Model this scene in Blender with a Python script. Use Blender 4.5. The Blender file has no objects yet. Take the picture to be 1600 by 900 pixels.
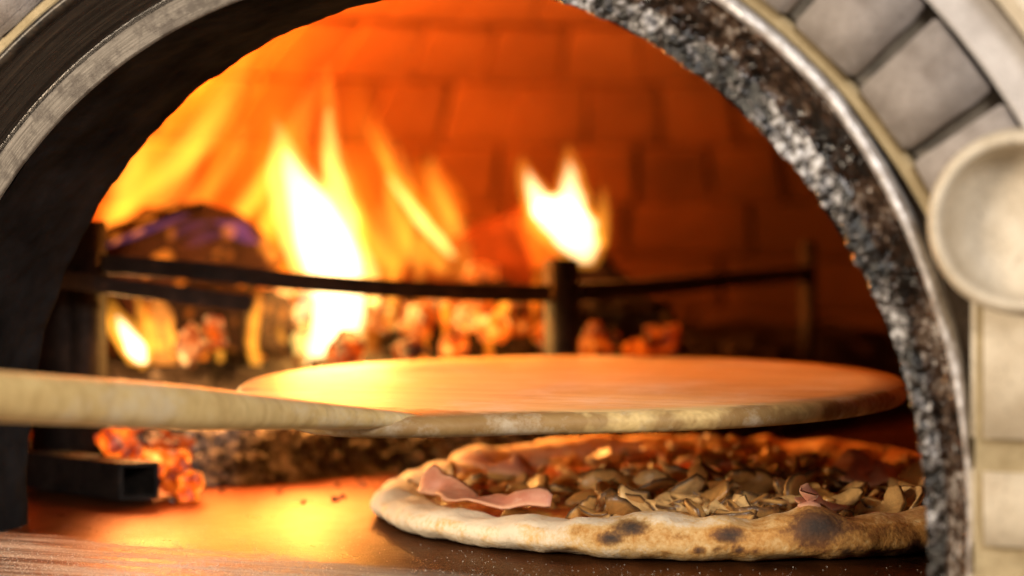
import bpy, math, random
from mathutils import Vector, noise, Matrix
random.seed(7)
S = bpy.context.scene
COL = S.collection
PI = math.pi

# ------------------------------------------------------------------ camera
CAM = Vector((0.3813, -0.8838, 0.1623)); YAW = 0.3492; PIT = 0.0374; FPX = 3500.0
cd = bpy.data.cameras.new("camera"); cam = bpy.data.objects.new("camera", cd); COL.objects.link(cam)
cam.location = CAM; cam.rotation_euler = (PI / 2 - PIT, 0, YAW)
cd.sensor_width = 36.0; cd.lens = FPX / 1600 * 36.0
cd.clip_start = 0.02; cd.clip_end = 50
cd.dof.use_dof = True; cd.dof.focus_distance = 1.03; cd.dof.aperture_fstop = 4.3
S.camera = cam

# ------------------------------------------------------------------ world, lamps, exposure
W = bpy.data.worlds.new("World"); S.world = W; W.use_nodes = True
bg = W.node_tree.nodes["Background"]
bg.inputs[0].default_value = (1.0, 0.93, 0.86, 1); bg.inputs[1].default_value = 0.11

def area(name, loc, target, size, power, color):
    l = bpy.data.lights.new(name, 'AREA'); l.shape = 'RECTANGLE'; l.size, l.size_y = size
    l.energy = power; l.color = color
    o = bpy.data.objects.new(name, l); COL.objects.link(o); o.location = loc
    o.rotation_euler = (Vector(target) - Vector(loc)).to_track_quat('-Z', 'Y').to_euler()
    return o
area("room_light", (0.95, -1.45, 0.95), (0.1, 0.0, 0.12), (0.55, 0.45), 26, (1.0, 0.94, 0.88))  # area light for the room's general light, from the front right
area("kitchen_light", (-0.66, -1.10, 0.34), (0.08, 0.08, 0.03), (0.40, 0.26), 22, (1.0, 0.83, 0.62))

S.view_settings.view_transform = 'Standard'; S.view_settings.look = 'None'
S.view_settings.exposure = 0.0; S.view_settings.gamma = 1.0; S.view_settings.use_curve_mapping = False
S.render.engine = 'CYCLES'
S.cycles.use_denoising = True
S.cycles.use_adaptive_sampling = True; S.cycles.adaptive_threshold = 0.02; S.cycles.diffuse_bounces = 3
S.cycles.max_bounces = 5; S.cycles.volume_bounces = 0; S.cycles.sample_clamp_indirect = 6.0
S.cycles.caustics_reflective = False; S.cycles.caustics_refractive = False

# ------------------------------------------------------------------ helpers
Fv = Vector((-math.sin(YAW) * math.cos(PIT), math.cos(YAW) * math.cos(PIT), -math.sin(PIT)))
Rv = Vector((math.cos(YAW), math.sin(YAW), 0)); Uv = Rv.cross(Fv)
def at(px, py, t): return CAM + t * (Fv + (px - 800) / FPX * Rv + (450 - py) / FPX * Uv)
def on_floor(px, py, h=0.0):
    d = Fv + (px - 800) / FPX * Rv + (450 - py) / FPX * Uv
    return CAM + d * ((h - CAM.z) / d.z)
def on_plane(px, py, Y):
    d = Fv + (px - 800) / FPX * Rv + (450 - py) / FPX * Uv
    return CAM + d * ((Y - CAM.y) / d.y)
def pix(p):
    d = Vector(p) - CAM; w = d.dot(Fv)
    return 800 + FPX * d.dot(Rv) / w, 450 - FPX * d.dot(Uv) / w

def mesh(name, v, f, smooth=True):
    m = bpy.data.meshes.new(name); m.from_pydata([tuple(p) for p in v], [], f); m.update()
    if smooth:
        for p in m.polygons: p.use_smooth = True
    return m
def obj(name, me, mat=None, parent=None):
    o = bpy.data.objects.new(name, me); COL.objects.link(o)
    if mat and not me.materials: me.materials.append(mat)
    if parent: o.parent = parent
    return o
def tag(o, label, cat=None, group=None, kind=None):
    if label: o["label"] = label
    if cat: o["category"] = cat
    if group: o["group"] = group
    if kind: o["kind"] = kind
    return o
def empty(name, loc=(0, 0, 0)):
    o = bpy.data.objects.new(name, None); COL.objects.link(o); o.location = loc; return o
def attr(me, name, vals):
    a = me.attributes.new(name, 'FLOAT', 'POINT'); a.data.foreach_set("value", vals)
def grid_faces(nu, nv, close_u=False, close_v=False):
    f = []
    for i in range(nu if close_u else nu - 1):
        for j in range(nv if close_v else nv - 1):
            a = i * nv + j; b = ((i + 1) % nu) * nv + j
            f.append((a, b, ((i + 1) % nu) * nv + (j + 1) % nv, i * nv + (j + 1) % nv))
    return f
def fix_normals(me):
    import bmesh
    b = bmesh.new(); b.from_mesh(me); bmesh.ops.recalc_face_normals(b, faces=b.faces); b.to_mesh(me); b.free()
    return me
def bevel(me, w, seg=2):
    import bmesh
    b = bmesh.new(); b.from_mesh(me)
    bmesh.ops.recalc_face_normals(b, faces=b.faces)
    bmesh.ops.bevel(b, geom=list(b.edges), offset=w, segments=seg, affect='EDGES', clamp_overlap=True)
    b.to_mesh(me); b.free()
    for p in me.polygons: p.use_smooth = True
    return me
def hexa(c):   # 8 corners: bottom 0-3, top 4-7
    return c, [(3, 2, 1, 0), (4, 5, 6, 7), (0, 1, 5, 4), (1, 2, 6, 5), (2, 3, 7, 6), (3, 0, 4, 7)]
def bar_mesh(name, path, w, h, bev=0.0012, up=Vector((0, 0, 1)), wob=0.0):
    v = []; n = len(path)
    for i, p in enumerate(path):
        p = Vector(p)
        d = (Vector(path[min(i + 1, n - 1)]) - Vector(path[max(i - 1, 0)])).normalized()
        u = up if abs(d.dot(up)) < 0.9 else Vector((0, 1, 0))
        s = d.cross(u).normalized(); u2 = s.cross(d)
        for a, b in ((-1, -1), (1, -1), (1, 1), (-1, 1)):
            q = p + s * a * w / 2 + u2 * b * h / 2
            if wob: q += Vector(noise.noise_vector(q * 60)) * wob
            v.append(q)
    f = [(3, 2, 1, 0), tuple((n - 1) * 4 + k for k in range(4))]
    for i in range(n - 1):
        for k in range(4):
            f.append((i * 4 + k, i * 4 + (k + 1) % 4, (i + 1) * 4 + (k + 1) % 4, (i + 1) * 4 + k))
    me = mesh(name, v, f, False); fix_normals(me)
    if bev and n <= 3: bevel(me, bev, 2)
    return me

# ------------------------------------------------------------------ material helpers
class NT:
    def __init__(s, name):
        s.m = bpy.data.materials.new(name); s.m.use_nodes = True
        s.t = s.m.node_tree; s.n = s.t.nodes; s.b = s.n.get("Principled BSDF"); s.out = s.n.get("Material Output")
        s.co = None
    def node(s, typ, **kw):
        n = s.n.new(typ)
        for k, v in kw.items(): setattr(n, k, v)
        return n
    def link(s, a, b): s.t.links.new(a, b)
    def coord(s, kind="Object"):
        if s.co is None: s.co = s.node("ShaderNodeTexCoord")
        return s.co.outputs[kind]
    def noise(s, scale, detail=4, rough=0.55, vec=None, dist=0.0, stretch=None):
        n = s.node("ShaderNodeTexNoise"); n.inputs["Scale"].default_value = scale
        n.inputs["Detail"].default_value = detail; n.inputs["Roughness"].default_value = rough
        n.inputs["Distortion"].default_value = dist
        v = vec or s.coord()
        if stretch:
            mp = s.node("ShaderNodeMapping"); mp.inputs["Scale"].default_value = stretch; s.link(v, mp.inputs[0]); v = mp.outputs[0]
        s.link(v, n.inputs["Vector"]); return n.outputs["Fac"]
    def voronoi(s, scale, feature='F1', vec=None, rnd=1.0):
        n = s.node("ShaderNodeTexVoronoi", feature=feature); n.inputs["Scale"].default_value = scale
        n.inputs["Randomness"].default_value = rnd
        s.link(vec or s.coord(), n.inputs["Vector"]); return n.outputs["Distance"]
    def ramp(s, fac, stops, interp='LINEAR'):
        r = s.node("ShaderNodeValToRGB"); r.color_ramp.interpolation = interp
        e = r.color_ramp.elements
        while len(e) < len(stops): e.new(0.5)
        for k, (p, c) in enumerate(stops):
            e[k].position = p
            e[k].color = (*c, 1) if not isinstance(c, (int, float)) else (c, c, c, 1)
        s.link(fac, r.inputs[0]); return r.outputs[0]
    def mix(s, fac, a, b, typ='MIX'):
        n = s.node("ShaderNodeMix", data_type='RGBA', blend_type=typ)
        for sock, val in ((n.inputs[0], fac), (n.inputs[6], a), (n.inputs[7], b)):
            if isinstance(val, (int, float)): sock.default_value = val
            elif isinstance(val, tuple): sock.default_value = (*val, 1)
            else: s.link(val, sock)
        return n.outputs[2]
    def math(s, op, a, b=0.0, c=None):
        n = s.node("ShaderNodeMath", operation=op)
        for k, val in enumerate((a, b, c)):
            if val is None: continue
            if isinstance(val, (int, float)): n.inputs[k].default_value = val
            else: s.link(val, n.inputs[k])
        return n.outputs[0]
    def attrib(s, name):
        n = s.node("ShaderNodeAttribute", attribute_name=name); return n.outputs["Fac"]
    def rand(s): return s.node("ShaderNodeObjectInfo").outputs["Random"]
    def bump(s, h, strength=0.5, dist=0.001):
        n = s.node("ShaderNodeBump"); n.inputs["Strength"].default_value = strength
        n.inputs["Distance"].default_value = dist; s.link(h, n.inputs["Height"])
        s.link(n.outputs[0], s.b.inputs["Normal"])
    def set(s, **kw):
        for k, val in kw.items():
            sk = s.b.inputs[k.replace("_", " ")]
            if isinstance(val, (int, float)): sk.default_value = val
            elif isinstance(val, tuple): sk.default_value = (*val, 1)
            else: s.link(val, sk)
        return s

def m_sleeve():
    k = NT("sooty_iron")
    n = k.noise(30, 5); f = k.noise(900, 3)
    k.set(Base_Color=k.ramp(n, [(0.3, (0.010, 0.010, 0.0105)), (0.75, (0.034, 0.033, 0.034))]),
          Roughness=k.ramp(k.noise(300, 4), [(0.35, 0.62), (0.7, 0.95)]))
    k.b.inputs["Specular IOR Level"].default_value = 0.0
    h = k.math('ADD', k.math('MULTIPLY', f, 0.4), k.noise(160, 4))
    k.bump(h, 0.35, 0.0012); return k.m
def m_strip():
    # scraped pale steel lip, crusted with ash where the attribute 'crust' is high
    k = NT("scraped_steel")
    a = k.attrib("along"); r = k.attrib("across"); cr = k.attrib("crust")
    cv = k.node("ShaderNodeCombineXYZ"); k.link(a, cv.inputs[0]); k.link(r, cv.inputs[1])
    scr = k.noise(1.0, 5, 0.7, cv.outputs[0], stretch=(14, 1300, 1))
    blot = k.noise(110, 5, 0.7)
    steel = k.mix(k.ramp(blot, [(0.46, 0), (0.60, 1)]), (0.14, 0.12, 0.10), (0.050, 0.038, 0.030))
    steel = k.mix(k.ramp(scr, [(0.42, 0.0), (0.62, 0.85)]), steel, (0.05, 0.038, 0.028))
    flake = k.noise(240, 4, 0.75)
    dens = k.math('ADD', flake, k.math('MULTIPLY', k.math('SUBTRACT', k.noise(30, 3, 0.6), 0.52), 0.75))
    ash = k.ramp(dens, [(0.44, (0.006, 0.005, 0.004)), (0.53, (0.04, 0.03, 0.024)), (0.60, (0.24, 0.22, 0.21)), (0.75, (0.66, 0.65, 0.66))])
    k.set(Base_Color=k.mix(cr, steel, ash), Metallic=k.ramp(cr, [(0.0, 0.30), (1.0, 0.15)]),
          Roughness=k.mix(cr, (0.5, 0.5, 0.5), k.ramp(flake, [(0.4, 0.12), (0.65, 0.40)])))
    k.bump(k.math('ADD', k.math('MULTIPLY', flake, cr), k.math('MULTIPLY', scr, 0.35)), 0.6, 0.0012); return k.m
def m_cone():
    k = NT("tarred_steel")
    a = k.attrib("along"); r = k.attrib("across"); cr = k.attrib("crust")
    cv = k.node("ShaderNodeCombineXYZ"); k.link(a, cv.inputs[0]); k.link(r, cv.inputs[1])
    scr = k.noise(1.0, 5, 0.65, cv.outputs[0], stretch=(9, 700, 1))
    smooth = k.ramp(scr, [(0.40, (0.016, 0.013, 0.011)), (0.60, (0.045, 0.037, 0.030)), (0.72, (0.12, 0.085, 0.055))])
    fl = k.math('ADD', k.noise(170, 4, 0.7), k.math('MULTIPLY', k.math('SUBTRACT', k.noise(34, 3, 0.6), 0.55), 0.7))
    tar = k.ramp(fl, [(0.36, (0.006, 0.004, 0.003)), (0.50, (0.045, 0.022, 0.012)), (0.60, (0.16, 0.115, 0.085)), (0.74, (0.50, 0.46, 0.43))])
    k.set(Base_Color=k.mix(cr, smooth, tar), Metallic=k.ramp(cr, [(0, 0.55), (1, 0.1)]),
          Roughness=k.ramp(fl, [(0.35, 0.08), (0.7, 0.32)]))
    k.bump(k.math('ADD', fl, k.math('MULTIPLY', scr, 0.25)), 0.5, 0.0012); return k.m
def m_rim():
    k = NT("bright_worn_rim")
    n = k.noise(160, 4, 0.65); cr = k.attrib("crust")
    light = k.ramp(n, [(0.35, (0.30, 0.26, 0.23)), (0.55, (0.62, 0.60, 0.60)), (0.75, (0.74, 0.73, 0.74))])
    dark = k.ramp(n, [(0.4, (0.02, 0.017, 0.015)), (0.7, (0.09, 0.07, 0.05))])
    k.set(Base_Color=k.mix(cr, dark, light), Metallic=0.35, Roughness=0.36)
    k.bump(n, 0.4, 0.0008); return k.m
def m_stone(name, c1, c2, scale=60, rough=0.8, bump=0.35, rnd=0.12):
    k = NT(name)
    n = k.noise(scale, 6, 0.65)
    c = k.ramp(n, [(0.32, c1), (0.68, c2)])
    sp = k.noise(scale * 14, 2, 0.6)
    c = k.mix(k.ramp(sp, [(0.30, 0.55), (0.42, 0.0)]), c, tuple(x * 0.45 for x in c1))
    r = k.rand()
    c = k.mix(rnd, c, k.ramp(r, [(0.0, tuple(x * 0.5 for x in c1)), (1.0, tuple(min(1, x * 1.3) for x in c2))]))
    k.set(Base_Color=c, Roughness=rough)
    k.bump(k.math('ADD', n, k.math('MULTIPLY', sp, 0.5)), bump, 0.0012); return k.m
def m_firebrick():
    k = NT("fire_brick")
    n = k.noise(18, 6, 0.65); sp = k.noise(140, 4, 0.7); r = k.rand()
    c = k.ramp(n, [(0.30, (0.25, 0.095, 0.036)), (0.70, (0.44, 0.185, 0.075))])
    c = k.mix(k.ramp(sp, [(0.55, 0.0), (0.72, 0.45)]), c, (0.10, 0.05, 0.03))
    c = k.mix(0.32, c, k.ramp(r, [(0, (0.17, 0.062, 0.024)), (1, (0.46, 0.21, 0.09))]))
    # firelight falloff painted in as sooty darkening toward the right and low down
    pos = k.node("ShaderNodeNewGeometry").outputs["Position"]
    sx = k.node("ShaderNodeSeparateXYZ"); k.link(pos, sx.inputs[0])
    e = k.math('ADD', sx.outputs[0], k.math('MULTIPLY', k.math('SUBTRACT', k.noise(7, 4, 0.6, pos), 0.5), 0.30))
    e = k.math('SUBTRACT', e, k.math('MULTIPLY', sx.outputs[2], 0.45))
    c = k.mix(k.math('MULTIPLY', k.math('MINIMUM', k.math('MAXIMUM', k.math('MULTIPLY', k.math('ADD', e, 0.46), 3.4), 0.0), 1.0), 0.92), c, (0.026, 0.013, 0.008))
    k.set(Base_Color=c, Roughness=0.85)
    k.bump(k.math('ADD', n, sp), 0.5, 0.004); return k.m
def m_plain(name, col, rough=0.8, scale=80, var=0.4, metal=0.0, bump=0.3, bd=0.001):
    k = NT(name); n = k.noise(scale, 5, 0.65)
    k.set(Base_Color=k.ramp(n, [(0.3, tuple(x * (1 - var) for x in col)), (0.7, tuple(x * (1 + var * 0.6) for x in col))]),
          Roughness=rough, Metallic=metal)
    k.bump(n, bump, bd); return k.m
def m_iron():
    k = NT("scaled_iron"); n = k.noise(90, 5, 0.7); p = k.noise(420, 3)
    k.set(Base_Color=k.ramp(n, [(0.35, (0.008, 0.0065, 0.006)), (0.6, (0.026, 0.019, 0.015)), (0.75, (0.08, 0.045, 0.028))]),
          Roughness=k.ramp(p, [(0.3, 0.45), (0.7, 0.8)]), Metallic=0.25)
    k.b.inputs["Specular IOR Level"].default_value = 0.2
    k.bump(k.math('ADD', n, p), 0.5, 0.001); return k.m
def m_floor():
    k = NT("hearth_stone")
    n = k.noise(26, 6, 0.6); g = k.noise(900, 3, 0.6, stretch=(1, 0.55, 1)); p = k.noise(210, 3, 0.7, stretch=(0.5, 1.3, 1))
    c = k.ramp(n, [(0.30, (0.020, 0.0078, 0.0028)), (0.70, (0.080, 0.030, 0.0100))])
    c = k.mix(k.ramp(p, [(0.60, 0.0), (0.68, 0.9)]), c, (0.010, 0.008, 0.007))
    # flour rubbed into the stone near the mouth, in streaks that run along the threshold
    st = k.noise(1.0, 6, 0.7, stretch=(7, 34, 1))
    sx = k.node("ShaderNodeSeparateXYZ"); k.link(k.coord(), sx.inputs[0])
    e = k.math('ADD', sx.outputs[1], k.math('MULTIPLY', k.math('SUBTRACT', st, 0.5), 0.10))
    e = k.math('ADD', e, k.math('MULTIPLY', sx.outputs[0], 0.16))
    m = k.ramp(e, [(0.0, 1.0), (0.018, 0.8), (0.040, 0.0)])
    grain = k.ramp(k.noise(650, 2, 0.7), [(0.42, 0.0), (0.58, 1.0)])
    band = k.ramp(k.noise(1.0, 5, 0.65, stretch=(9, 120, 1), dist=0.4), [(0.40, 0.25), (0.58, 1.0)])
    m = k.math('MULTIPLY', m, band)
    m2 = k.math('MULTIPLY', m, k.math('ADD', k.math('MULTIPLY', grain, 0.28), 0.58))
    c = k.mix(m2, c, (0.74, 0.66, 0.55))
    rough = k.mix(m2, k.ramp(n, [(0.3, 0.25), (0.7, 0.38)]), (0.8, 0.8, 0.8))
    k.set(Base_Color=c, Roughness=rough)
    k.b.inputs["Specular IOR Level"].default_value = 0.03; k.b.inputs["Specular Tint"].default_value = (1.0, 0.50, 0.15, 1); k.link(k.math('SUBTRACT', 0.38, k.math('MULTIPLY', m2, 0.38)), k.b.inputs['Metallic'])
    k.bump(k.math('ADD', k.math('MULTIPLY', g, 0.5), k.math('ADD', k.math('MULTIPLY', p, 0.5), k.noise(60, 4))), 0.42, 0.0014); return k.m
def m_char(name, glow, spot_scale, thr, col=(0.012, 0.010, 0.009), hot=(1.0, 0.20, 0.012), ash=0.0):
    k = NT(name); n = k.noise(70, 5, 0.7)
    v = k.voronoi(spot_scale, 'F1'); big = k.noise(22, 3, 0.5)
    c = k.ramp(n, [(0.3, col), (0.7, tuple(min(0.6, x * 3.5) for x in col))])
    if ash: c = k.mix(k.ramp(k.noise(45, 5, 0.7), [(0.45, 0.0), (0.6, ash)]), c, (0.38, 0.35, 0.32))
    mask = k.math('MULTIPLY', k.ramp(v, [(0.0, 1.0), (thr, 0.55), (thr + 0.14, 0.0)]), k.ramp(big, [(0.36, 0.0), (0.50, 1.0)]))
    k.set(Base_Color=c, Roughness=0.85, Emission_Color=k.mix(k.ramp(n, [(0.4, 0), (0.7, 1)]), hot, (1.0, 0.32, 0.03)),
          Emission_Strength=k.math('MULTIPLY', mask, glow))
    k.b.inputs["Specular IOR Level"].default_value = 0.06
    k.bump(k.math('ADD', n, k.math('MULTIPLY', v, 0.7)), 0.7, 0.004); return k.m
def m_ember(name, glow, lo=0.36, hi=0.60):
    k = NT(name); n = k.noise(78, 4, 0.6); b = k.noise(230, 3, 0.6)
    hot = k.ramp(n, [(lo, (0.02, 0.0, 0.0)), (lo + 0.08, (0.75, 0.035, 0.0)), (hi, (1.0, 0.15, 0.006)), (hi + 0.16, (1.0, 0.48, 0.09))])
    k.set(Base_Color=k.ramp(k.math('ADD', b, k.math('SUBTRACT', 0.45, n)), [(0.35, (0.006, 0.004, 0.004)), (0.50, (0.05, 0.040, 0.034)), (0.70, (0.30, 0.27, 0.24))]), Roughness=0.9,
          Emission_Color=hot, Emission_Strength=k.math('MULTIPLY', k.ramp(n, [(lo, 0.05), (hi + 0.15, 1.0)]), glow))
    k.b.inputs["Specular IOR Level"].default_value = 0.06
    k.bump(k.math('ADD', n, b), 0.5, 0.003); return k.m
def m_ash():
    k = NT("ash_and_cinders"); n = k.noise(110, 5, 0.7); b = k.noise(14, 3, 0.5)
    c = k.ramp(n, [(0.30, (0.012, 0.010, 0.009)), (0.45, (0.07, 0.06, 0.052)), (0.60, (0.30, 0.27, 0.24)), (0.75, (0.52, 0.48, 0.43))])
    c = k.mix(k.math('MULTIPLY', k.attrib('coal'), 0.95), c, (0.012, 0.008, 0.006))
    hot = k.math('MULTIPLY', k.attrib("heat"), k.ramp(k.noise(60, 4, 0.65), [(0.46, 0.0), (0.66, 1.0)]))
    k.set(Base_Color=c, Roughness=0.95, Emission_Color=k.ramp(n, [(0.4, (1.0, 0.05, 0.0)), (0.65, (1.0, 0.26, 0.02))]),
          Emission_Strength=k.math('MULTIPLY', hot, 4.5))
    k.b.inputs["Specular IOR Level"].default_value = 0.06
    k.bump(n, 0.7, 0.003); return k.m
def m_wood():
    k = NT("pale_peel_wood")
    g = k.noise(1.0, 6, 0.65, stretch=(6, 130, 60), dist=0.6); b = k.noise(9, 4, 0.6); sc = k.noise(1.0, 3, 0.7, stretch=(30, 420, 60))
    c = k.ramp(g, [(0.30, (0.62, 0.41, 0.16)), (0.55, (0.82, 0.60, 0.26)), (0.75, (0.88, 0.69, 0.35))])
    c = k.mix(k.ramp(b, [(0.5, 0.0), (0.75, 0.45)]), c, (0.34, 0.17, 0.05))
    c = k.mix(k.ramp(sc, [(0.60, 0.0), (0.75, 0.35)]), c, (0.13, 0.06, 0.025))
    sco = k.math('ADD', k.attrib("edge"), k.math('MULTIPLY', k.math('SUBTRACT', k.noise(30, 4, 0.65), 0.5), 1.6))
    c = k.mix(k.ramp(sco, [(0.75, 0.0), (1.35, 0.7)]), c, (0.20, 0.085, 0.022))
    c = k.mix(k.ramp(k.noise(24, 6, 0.75), [(0.50, 0.0), (0.68, 0.55)]), c, (0.86, 0.78, 0.62))
    k.set(Base_Color=c, Roughness=0.55); k.b.inputs["Specular IOR Level"].default_value = 0.25
    k.bump(k.math('ADD', g, sc), 0.35, 0.0010); return k.m
def m_crust():
    k = NT("baked_crust"); n = k.noise(60, 5, 0.65); f = k.noise(420, 3, 0.65); ch = k.attrib("char"); go = k.attrib("gold")
    g2 = k.math('ADD', go, k.math('MULTIPLY', k.math('SUBTRACT', n, 0.5), 1.3))
    g2 = k.math('ADD', g2, k.math('MULTIPLY', k.math('SUBTRACT', f, 0.5), 0.7))
    c = k.ramp(g2, [(0.10, (0.84, 0.69, 0.49)), (0.40, (0.74, 0.47, 0.19)), (0.65, (0.56, 0.27, 0.065)), (0.95, (0.25, 0.095, 0.026))])
    c2 = k.math('ADD', ch, k.math('MULTIPLY', k.math('SUBTRACT', f, 0.5), 0.5))
    c = k.mix(k.ramp(c2, [(0.22, 0.0), (0.55, 0.55), (0.95, 0.97)]), c, (0.040, 0.026, 0.019))
    k.set(Base_Color=c, Roughness=0.78)
    k.b.inputs["Subsurface Weight"].default_value = 0.0
    k.bump(k.math('ADD', n, k.math('MULTIPLY', f, 0.6)), 0.55, 0.0016); return k.m
def m_sauce():
    k = NT("tomato_and_cheese"); n = k.noise(48, 5, 0.6); f = k.noise(230, 4, 0.6)
    c = k.ramp(n, [(0.34, (0.42, 0.055, 0.012)), (0.48, (0.55, 0.12, 0.02)), (0.58, (0.62, 0.30, 0.06)), (0.72, (0.70, 0.46, 0.16))])
    c = k.mix(k.ramp(f, [(0.55, 0.0), (0.72, 0.6)]), c, (0.22, 0.05, 0.015))
    k.set(Base_Color=c, Roughness=0.34); k.bump(k.math('ADD', n, f), 0.6, 0.003); return k.m
def m_mushroom():
    k = NT("baked_mushroom"); sk = k.attrib("skin"); n = k.noise(190, 4, 0.65); r = k.rand()
    flesh = k.ramp(r, [(0.0, (0.40, 0.18, 0.045)), (0.35, (0.68, 0.37, 0.11)), (0.7, (0.80, 0.52, 0.215)), (1.0, (0.52, 0.26, 0.065))])
    flesh = k.mix(k.ramp(n, [(0.48, 0.0), (0.70, 0.5)]), flesh, (0.24, 0.12, 0.04))
    c = k.mix(k.ramp(sk, [(0.35, 0.0), (0.80, 1.0)]), flesh, k.ramp(n, [(0.35, (0.050, 0.024, 0.010)), (0.65, (0.19, 0.095, 0.035))]))
    k.set(Base_Color=c, Roughness=0.34); k.bump(n, 0.5, 0.0015); return k.m
def m_ham():
    k = NT("pink_ham"); n = k.noise(60, 4, 0.6); e = k.attrib("skin"); f = k.noise(300, 3)
    c = k.ramp(n, [(0.3, (0.50, 0.17, 0.10)), (0.7, (0.66, 0.31, 0.20))])
    c = k.mix(k.ramp(e, [(0.5, 0.0), (1.0, 0.75)]), c, (0.66, 0.36, 0.21))
    c = k.mix(k.ramp(f, [(0.62, 0), (0.75, 0.5)]), c, (0.35, 0.09, 0.04))
    c = k.mix(k.ramp(k.noise(110, 4, 0.7, stretch=(1, 3, 1)), [(0.58, 0.0), (0.70, 0.6)]), c, (0.80, 0.56, 0.42))
    k.set(Base_Color=c, Roughness=0.55); k.bump(n, 0.3, 0.001); return k.m
FLAME_N = [0]
def m_flame(col, e):
    FLAME_N[0] += 1
    m = bpy.data.materials.new("burning_gas"); m.use_nodes = True
    n = m.node_tree.nodes; n.clear()
    o = n.new("ShaderNodeOutputMaterial"); em = n.new("ShaderNodeEmission")
    em.inputs[0].default_value = (*col, 1); em.inputs[1].default_value = e
    m.node_tree.links.new(em.outputs[0], o.inputs["Volume"]); return m

# ------------------------------------------------------------------ setting: hearth floor
me = mesh("oven_floor", [(-1.2, -0.30, 0), (1.2, -0.30, 0), (1.2, 1.6, 0), (-1.2, 1.6, 0)], [(0, 1, 2, 3)], False)
tag(obj("oven_floor", me, m_floor()), None, kind="structure")

# ------------------------------------------------------------------ setting: dome of fire bricks
DC = Vector((-0.08, 0.62, 0)); DR, DH = 0.56, 0.42
def drad(z): return DR * math.sqrt(max(0.0, 1 - (z / DH) ** 2)) if z > 0 else DR
# back half is a dome, front half a barrel vault that runs forward to the mouth wall
NZ, NB = 28, 40
cols = [(PI * j / NB, 0) for j in range(NB + 1)]
cols = [(0.0, 0.099), (0.0, 0.30)] + [(a, None) for a, _ in cols] + [(PI, 0.30), (PI, 0.099)]
v = []
for k in range(NZ + 1):
    e = PI / 2 * k / NZ; r = (DR + 0.012) * math.cos(e); z = (DH + 0.012) * math.sin(e)
    for a, yy in cols:
        v.append((DC.x + r * math.cos(a), DC.y + r * math.sin(a) if yy is None else yy, z))
f = grid_faces(NZ + 1, len(cols))
dome = obj("oven_dome", mesh("oven_dome", v, f), m_plain("sooty_mortar", (0.14, 0.065, 0.032), 0.9, 60, 0.5, bump=0.5))
tag(dome, None, kind="structure")
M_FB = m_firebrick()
edges = [0.002, 0.062, 0.112, 0.163, 0.215, 0.270, 0.316, 0.352, 0.380, 0.400]
nb = 0
for c in range(len(edges) - 1):
    z0, z1 = edges[c], edges[c + 1]; rm = drad((z0 + z1) / 2)
    N = max(10, int(round(2 * PI * rm / (0.066 if c > 2 else 0.115))))
    for var in range(2):
        rr = random.Random(c * 10 + var)
        g = 0.0016; da = PI / N - g / rm; dep = 0.014
        cs = []
        def P(r, a, z): return Vector((r * math.cos(a), r * math.sin(a), z))
        jit = lambda s=0.0016: rr.uniform(-s, s)
        zz0, zz1 = z0 + g, z1 - g
        outer = [P(drad(zz0) + dep, -da, zz0), P(drad(zz0) + dep, da, zz0), P(drad(zz1) + dep, da, zz1 + dep * .4), P(drad(zz1) + dep, -da, zz1 + dep * .4)]
        b = 0.0022
        mid = [P(drad(zz0) + b, -da + jit() / rm, zz0 + jit()), P(drad(zz0) + b, da + jit() / rm, zz0 + jit()), P(drad(zz1) + b, da + jit() / rm, zz1 + jit()), P(drad(zz1) + b, -da + jit() / rm, zz1 + jit())]
        ia = da - b / rm
        inn = [P(drad(zz0) + jit(), -ia, zz0 + b), P(drad(zz0) + jit(), ia, zz0 + b), P(drad(zz1) + jit(), ia, zz1 - b), P(drad(zz1) + jit(), -ia, zz1 - b)]
        vv = outer + mid + inn; ff = [(8, 9, 10, 11)]
        for k in range(4):
            k2 = (k + 1) % 4
            ff += [(k, k2, 4 + k2, 4 + k), (4 + k, 4 + k2, 8 + k2, 8 + k)]
        mb = fix_normals(mesh("brick", vv, ff, False))
        # face the inner side toward the dome axis
        if mb.polygons[0].normal.x > 0: mb.flip_normals()
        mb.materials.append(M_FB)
        if var == 0: m0 = mb
        else: m1 = mb
    for j in range(N):
        a = 2 * PI * (j + (0.5 if c % 2 else 0.0) + 0.13) / N
        x = DC.x + rm * math.cos(a); y = DC.y + rm * math.sin(a)
        px, py = pix((x, y, (z0 + z1) / 2))
        if y < 0.42 or not (-60 < px < 1520) or py < -150: continue
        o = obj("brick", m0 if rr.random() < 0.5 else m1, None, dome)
        o.location = DC; o.rotation_euler = (0, 0, a + rr.uniform(-.006, .006)); nb += 1

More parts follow.
